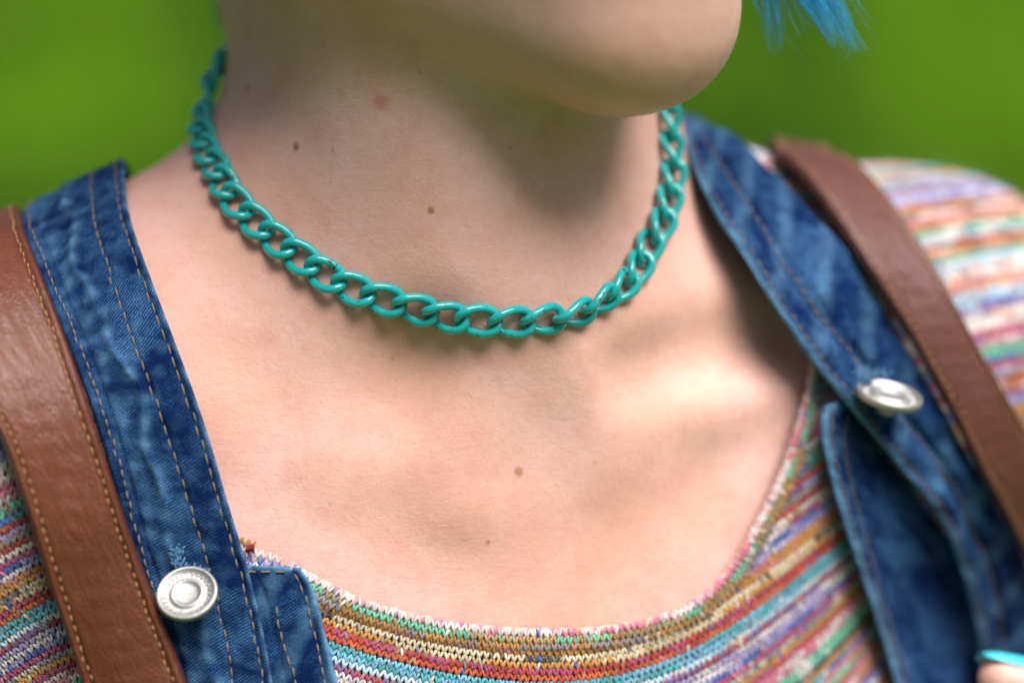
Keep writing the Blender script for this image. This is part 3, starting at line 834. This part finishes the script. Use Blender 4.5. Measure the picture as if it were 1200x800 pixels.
def seam(top, n, ulen, vlen, u_at, mtl, parent, length=.26, gap=.06, r=.026, v0=0, v1=None, from_right=False, wob=.02):
    """a row of thread stitches sewn into a ribbon, one mesh"""
    W_ = ulen[:, -1]; nv = len(top); v1 = v1 or vlen[-1]
    line = []
    nn = []
    for k in range(nv):
        ua = (W_[k]-u_at) if from_right else u_at
        line.append([np.interp(ua, ulen[k], top[k, :, j]) for j in range(3)]); nn.append([np.interp(ua, ulen[k], n[k, :, j]) for j in range(3)])
    line = np.array(line); nn = np.array(nn); parts = []
    s = v0
    at = lambda q: np.array([np.interp(q, vlen, line[:, j]) for j in range(3)]); an = lambda q: np.array([np.interp(q, vlen, nn[:, j]) for j in range(3)])
    while s+length < v1:
        k = np.linspace(0, 1, 6); pth = np.array([at(s+length*t)+an(s)*(.045*math.sin(math.pi*t)-.012) for t in k])
        lat = np.cross(an(s), pth[-1]-pth[0]); lat /= np.linalg.norm(lat)+1e-9
        pth = pth + lat*RNG.normal(0, wob) + np.linspace(-1, 1, 6)[:, None]*lat*.012
        parts.append(tube(pth, r*np.array([.5, .95, 1.1, 1.1, .95, .5]), 6)); s += length+gap+RNG.normal(0, .012)
    v, f = join(parts); return new_mesh('stitching', v, f, mtl, parent)

DEN = denim_material('blue_denim'); THR = plain('tan_thread', (.17, .14, .10), .8, nsc=1500, namt=.5); THRB = plain('brown_thread', (.30, .15, .06), .7, nsc=1500, namt=.5)
THRL = plain('grey_thread', (.34, .33, .30), .8, nsc=1500, namt=.5)
overalls = thing('denim_dungarees', 'blue denim dungarees with metal-buttoned shoulder straps over the striped sweater', 'dungarees')
def wave(*a):
    x = 0
    for amp, fu, fv, ph in a: x = x
    return x
def pucker(ulen, W_, vl, seams, amp=.05, ph=0.):
    """hems swell between seams and pucker along them; long soft creases run down the strap"""
    h = np.zeros_like(ulen)
    for sm in seams:
        d = np.abs((ulen-sm) if sm > 0 else (ulen-(W_+sm)))
        h -= .055*np.exp(-(d/.07)**2)
        h += amp*np.exp(-(d/.22)**2)*np.sin(vl*5.2+ph+1.3*np.sin(vl*1.7+sm))*.6
    return h
def left_strap():
    Lp = [(45, 225), (28, 268), (50, 330), (78, 400), (105, 470), (130, 550), (155, 640), (180, 720), (200, 800), (215, 900)]
    Rp = [(148, 182), (148, 200), (152, 250), (171, 310), (205, 400), (238, 490), (268, 590), (292, 670), (309, 740), (320, 800), (335, 900)]
    p = ribbon(Lp, Rp, 260, 90, .12, .3, back=14)
    def hf(u, W_, v):
        h = pucker(u, W_, v, [.42, -.98, -.22])
        mid = np.exp(-((u-(W_*.42+.12*np.sin(v*.9)+.1*np.sin(v*2.3)))/.16)**2)
        h += .10*mid*(1+.5*np.sin(v*2.1)) + .035*np.sin(u*5+v*2.2+np.sin(v*1.1))*np.exp(-((u-1.0)/.7)**2)
        h += .02*np.sin(v*3.1+u*2)
        nz = np.sin(v*7.3+u*3)*np.sin(v*2.9-u*5.1)
        wr = .8*np.exp(-((W_-u)/.06)**2)*(.6+.4*np.sin(v*9)) + .5*mid*(.5+.6*nz) + .3*np.exp(-((u-.42-.2)/.2)**2)*(.5+.5*nz) + .12*np.clip(nz, 0, 1)
        return h, wr
    o, top, n, ul, vl = solid(p, .22, hf, 'shoulder_strap', DEN, overalls)
    v0 = 0
    seam(top, n, ul, vl, .22, THR, o, from_right=True, v0=v0, length=.27)
    seam(top, n, ul, vl, .98, THR, o, from_right=True, v0=v0, length=.27)
    seam(top, n, ul, vl, .26, THR, o, v0=v0, length=.24)
    return o
LS = left_strap()
def left_bib():
    Lp = [(250, 660), (255, 700), (262, 760), (272, 830), (285, 900)]
    Rp = [(352, 664), (368, 690), (381, 740), (396, 800), (418, 900)]
    p = ribbon(Lp, Rp, 90, 50, .02, .2)
    def hf(u, W_, v):
        h = pucker(u, W_, v, [-.28, -1.25, ], .04) + .03*np.sin(v*2.2+u*3)
        e = np.minimum(W_-u, v)
        wr = .95*np.exp(-(e/.10)**2) + .5*np.clip(np.sin(v*2.7+u*4.5), 0, 1)*.6
        return h, wr
    o, top, n, ul, vl = solid(p, .2, hf, 'bib_corner', DEN, overalls)
    seam(top, n, ul, vl, .30, THR, o, from_right=True, v0=.25); seam(top, n, ul, vl, 1.05, THR, o, from_right=True, v0=1.1)
    # top hem seam
    k = 5; path = top[k, 6:-6]; parts = []
    for i in range(4, len(path)-6, 8): parts.append(tube(path[i:i+6]+n[k, i+6:i+12]*.02, .03, 6))
    if parts:
        v, f = join(parts); new_mesh('stitching', v, f, THR, o)
    return o
left_bib()
def right_strap():
    Lp = [(788, 143), (806, 188), (828, 238), (866, 300), (909, 368), (962, 440), (1002, 490), (1047, 542), (1088, 592), (1118, 650), (1138, 720), (1150, 790), (1160, 900)]
    Rp = [(818, 146), (862, 172), (902, 206), (950, 258), (997, 310), (1045, 388), (1080, 445), (1118, 510), (1160, 580), (1200, 660), (1230, 740), (1250, 820), (1280, 930)]
    p = ribbon(Lp, Rp, 240, 80, .75, .3, back=14, smooth=25)
    def hf(u, W_, v):
        h = pucker(u, W_, v, [.25, -.3, 1.3], .04)
        mid = np.exp(-((u-(1.15+.15*np.sin(v*.8)))/.2)**2)
        h += -.16*mid + .05*np.sin(v*1.3+u*2.1) + .03*np.sin(v*2.9-u*3)
        wr = .9*np.exp(-(u/.10)**2) + .28*np.clip(np.sin(v*3.3+u*3.1), 0, 1)
        return h, wr
    o, top, n, ul, vl = solid(p, .25, hf, 'shoulder_strap', DEN, overalls)
    seam(top, n, ul, vl, .25, THR, o, length=.27); seam(top, n, ul, vl, 1.1, THR, o, length=.27)
    return o
RS = right_strap()
def right_bib():
    Lp = [(957, 476), (955, 505), (966, 560), (985, 625), (1003, 680), (1022, 740), (1040, 800), (1070, 900)]
    Rp = [(985, 468), (1060, 560), (1120, 640), (1160, 700), (1185, 760), (1200, 830), (1230, 900), (1250, 960)]
    p = ribbon(Lp, Rp, 120, 60, .38, .2)
    def hf(u, W_, v):
        h = pucker(u, W_, v, [.25, 1.0], .04) - .33*np.clip((u-.7)/1.5, 0, 1)**1.0 + .25*np.exp(-(u/.5)**2)
        e = np.minimum(u, v)
        wr = .85*np.exp(-((e-.03)/.14)**2) + .3*np.clip(np.sin(v*3.1+u*2.5), 0, 1)*np.exp(-(u/1.0)**2)
        return h, wr
    o, top, n, ul, vl = solid(p, .22, hf, 'bib_panel', DEN, overalls)
    seam(top, n, ul, vl, .28, THR, o, v0=.25); seam(top, n, ul, vl, .95, THR, o, v0=.4)
right_bib()

def trousers():
    # unseen garment below the frame: bib, waist and legs, added to block lawn bounce
    wc = lambda x, y, z: np.array([x, (z-CAM_H*100)*CP + y*SP, y*CP - (z-CAM_H*100)*SP])      # world cm -> cam frame
    o0 = B(0, -20, -8); ow = to_world(o0)*100; cx, cy, cz = ow
    sx, sy = math.cos(YAW), math.sin(YAW)
    def f(p):
        d = ell(p, wc(cx, cy, cz-4), (16.0, 22, 11.5), BODYAX)
        d = smin(d, ell(p, wc(cx, cy+1, 84), (17.5, 16, 12.5), BODYAX), 9)
        for s in (-1, 1):
            hx, hy = cx+s*9*sx, cy+s*9*sy
            d = smin(d, cap(p, wc(hx, hy, 78), wc(hx+s*1.5, hy-1, 45), 9.5, 7.2), 4)
            d = smin(d, cap(p, wc(hx+s*1.5, hy-1, 45), wc(hx+s*2, hy+1, 9), 7.2, 7.0), 2)
        return d
    lo = np.array([-32, -160, 40]); hi = np.array([34, -24, 140])
    v, q = surface_nets(f, lo, hi, 1.4)
    q = q[(v[q][:, :, 1] < -17).all(1)]; v, q = compact(v, q)
    new_mesh('trousers', v, q, DEN, overalls, uv=v[:, :2], col=np.zeros((len(v), 3)))
trousers()
# metal shank buttons
MET = plain('pewter_metal', (.46, .455, .44), .5, .9, .5, 900, .35, .0002)
def button(px, py, strap, rad, tilt, dep):
    c = cast(outer2, np.array([[px, py]], float), dep)[0]; zq = grad(outer2, c[None])[0]
    zq = zq + np.array(tilt); zq /= np.linalg.norm(zq)
    xa = np.cross([0, 1., 0], zq); xa /= np.linalg.norm(xa); ya = np.cross(zq, xa)
    prof = [(0, .055), (.30, .06), (.42, .075), (.47, .115), (.52, .115), (.57, .06), (.62, .05), (.84, .075), (.90, .13), (.95, .15), (1.0, .13), (1.03, .06), (.98, -.02), (.5, -.06), (.3, -.12), (.28, -.3), (0, -.3)]
    m = 56; a = np.linspace(0, 2*math.pi, m, endpoint=False); V = []; F = []
    for r, z in prof: V += [c + rad*r*(math.cos(t)*xa+math.sin(t)*ya)+rad*z*1.5*zq for t in a]
    for i in range(len(prof)-1):
        for j in range(m): F.append((i*m+j, i*m+(j+1) % m, (i+1)*m+(j+1) % m, (i+1)*m+j))
    b = new_mesh('button', np.array(V), np.array(F)[:, ::-1].copy(), MET, overalls)
    parts = []                                            # worn raised marks round the rim
    for k in range(26):
        if k % 13 in (6,): continue
        t = 2*math.pi*k/26; w_ = .045*rad
        e = lambda ang, r, z: c + rad*r*(math.cos(ang)*xa+math.sin(ang)*ya)+rad*z*zq
        da = .05*RNG.uniform(.5, 1.2); r0, r1 = .66, .80
        V8 = np.array([e(t-da, r0, .07), e(t+da*.4, r0, .07), e(t+da, r1, .09), e(t-da*.3, r1, .09), e(t-da*.8, r0+.01, .13), e(t+da*.3, r0+.01, .13), e(t+da*.8, r1-.01, .15), e(t-da*.2, r1-.01, .15)])
        parts.append((V8, np.array([(0, 1, 5, 4), (1, 2, 6, 5), (2, 3, 7, 6), (3, 0, 4, 7), (4, 5, 6, 7)])))
    v, f = join(parts); new_mesh('rim_embossing', v, f, MET, b, smooth=False)
button(220, 697, LS, .76, (-.10, .8, 0), .72)
button(1041, 467, RS, .90, (-.1, 2.0, .1), 1.45)

# frayed buttonhole threads above each button
def fray(px, py, spread, dep, n=26):
    parts = []; m = plain('frayed_cotton', (.09, .22, .40), .9, nsc=900, namt=.3)
    c = cast(outer2, np.array([[px, py]], float), dep)[0]; g = grad(outer2, c[None])[0]
    for i in range(n):
        a = c + np.array([RNG.normal(0, spread[0]), RNG.normal(0, spread[1]), 0])*.022
        d = RNG.normal(0, .045, 3)+np.array([0, .10, 0]); k = np.linspace(0, 1, 5)[:, None]
        parts.append(tube(a+d*k+g*(.03*np.sin(math.pi*k)), .022, 4))
    v, f = join(parts); o = new_mesh('frayed_buttonhole', v, f, m, overalls); o['kind'] = 'stuff'
fray(207, 655, (3.5, 8), .34, 44); fray(222, 668, (10, 2.5), .33, 10); fray(1015, 440, (18, 5), 1.1, 50)
# red thread tag by the left bib corner
def red_tag():
    c = cast(outer2, np.array([[297, 646]], float), .12)[0]; parts = []
    for i in range(7):
        k = np.linspace(0, 1, 6)[:, None]; a = c+np.array([-.18+.03*i, RNG.normal(0, .02), 0])
        parts.append(tube(a+np.array([.02, .16, 0])*k+np.array([0, 0, -.1])*np.sin(math.pi*k), .024, 6))
    v, f = join(parts); new_mesh('neckline_loop', v, f, plain('red_wool', (.20, .010, .015), .9, nsc=1500, namt=.5), sweater)
red_tag()

# ------------------------------------------------------------------ brown leather bag straps
LEA = leather_material('brown_leather', (.098, .027, .014), (.140, .040, .020)); LEB = leather_material('brown_leather_far', (.085, .030, .022), (.105, .037, .027))
bag = thing('leather_backpack', 'brown stitched leather backpack straps running over both shoulders', 'backpack')
def leather(Lp, Rp, off, m, back, nv, smooth, sl, amp, thr):
    p = ribbon(Lp, Rp, nv, 70, off, .3, back=back, smooth=smooth)
    def hf(u, W_, v):
        d = np.minimum(u, W_-u)
        h = -.045*np.exp(-((d-.30)/.05)**2) + .05*np.exp(-((d-.12)/.1)**2) + amp*np.sin(math.pi*np.clip(u/W_, 0, 1))
        h += .012*np.sin(v*2.3+u*1.3)+.006*np.sin(v*11+u*2.5)*np.exp(-((u-W_/2)/.6)**2)
        return h, .75*np.exp(-(d/.10)**2)+.5*np.exp(-((d-.30)/.06)**2)
    o, top, n, ul, vl = solid(p, .30, hf, 'shoulder_strap', m, bag)
    seam(top, n, ul, vl, .30, thr, o, length=sl, gap=.05, r=.028); seam(top, n, ul, vl, .30, thr, o, from_right=True, length=sl, gap=.05, r=.028)
    return o
a = leather([(-160, 235), (-120, 262), (-95, 330), (-55, 410), (-20, 480), (2, 522), (30, 600), (56, 680), (82, 750), (101, 805), (140, 920)],
        [(5, 240), (22, 258), (47, 318), (78, 400), (104, 474), (127, 545), (154, 625), (182, 700), (205, 757), (222, 803), (262, 910)], .62, LEA, 12, 200, 25, .20, .10, THRB)
b = leather([(905, 188), (922, 196), (949, 227), (975, 262), (997, 297), (1020, 332), (1045, 371), (1066, 404), (1100, 465), (1140, 545), (1170, 600), (1200, 655), (1260, 770), (1300, 850)],
        [(975, 190), (1000, 200), (1030, 230), (1062, 274), (1089, 314), (1108, 349), (1130, 388), (1148, 420), (1178, 470), (1212, 525), (1245, 580), (1290, 650), (1350, 750), (1400, 830)], 1.12, LEB, 12, 200, 25, .20, .05, THRB)
b['label'] = 'duller plain leather strap on the far shoulder'
a['label'] = 'glossy creased leather strap on the near shoulder'
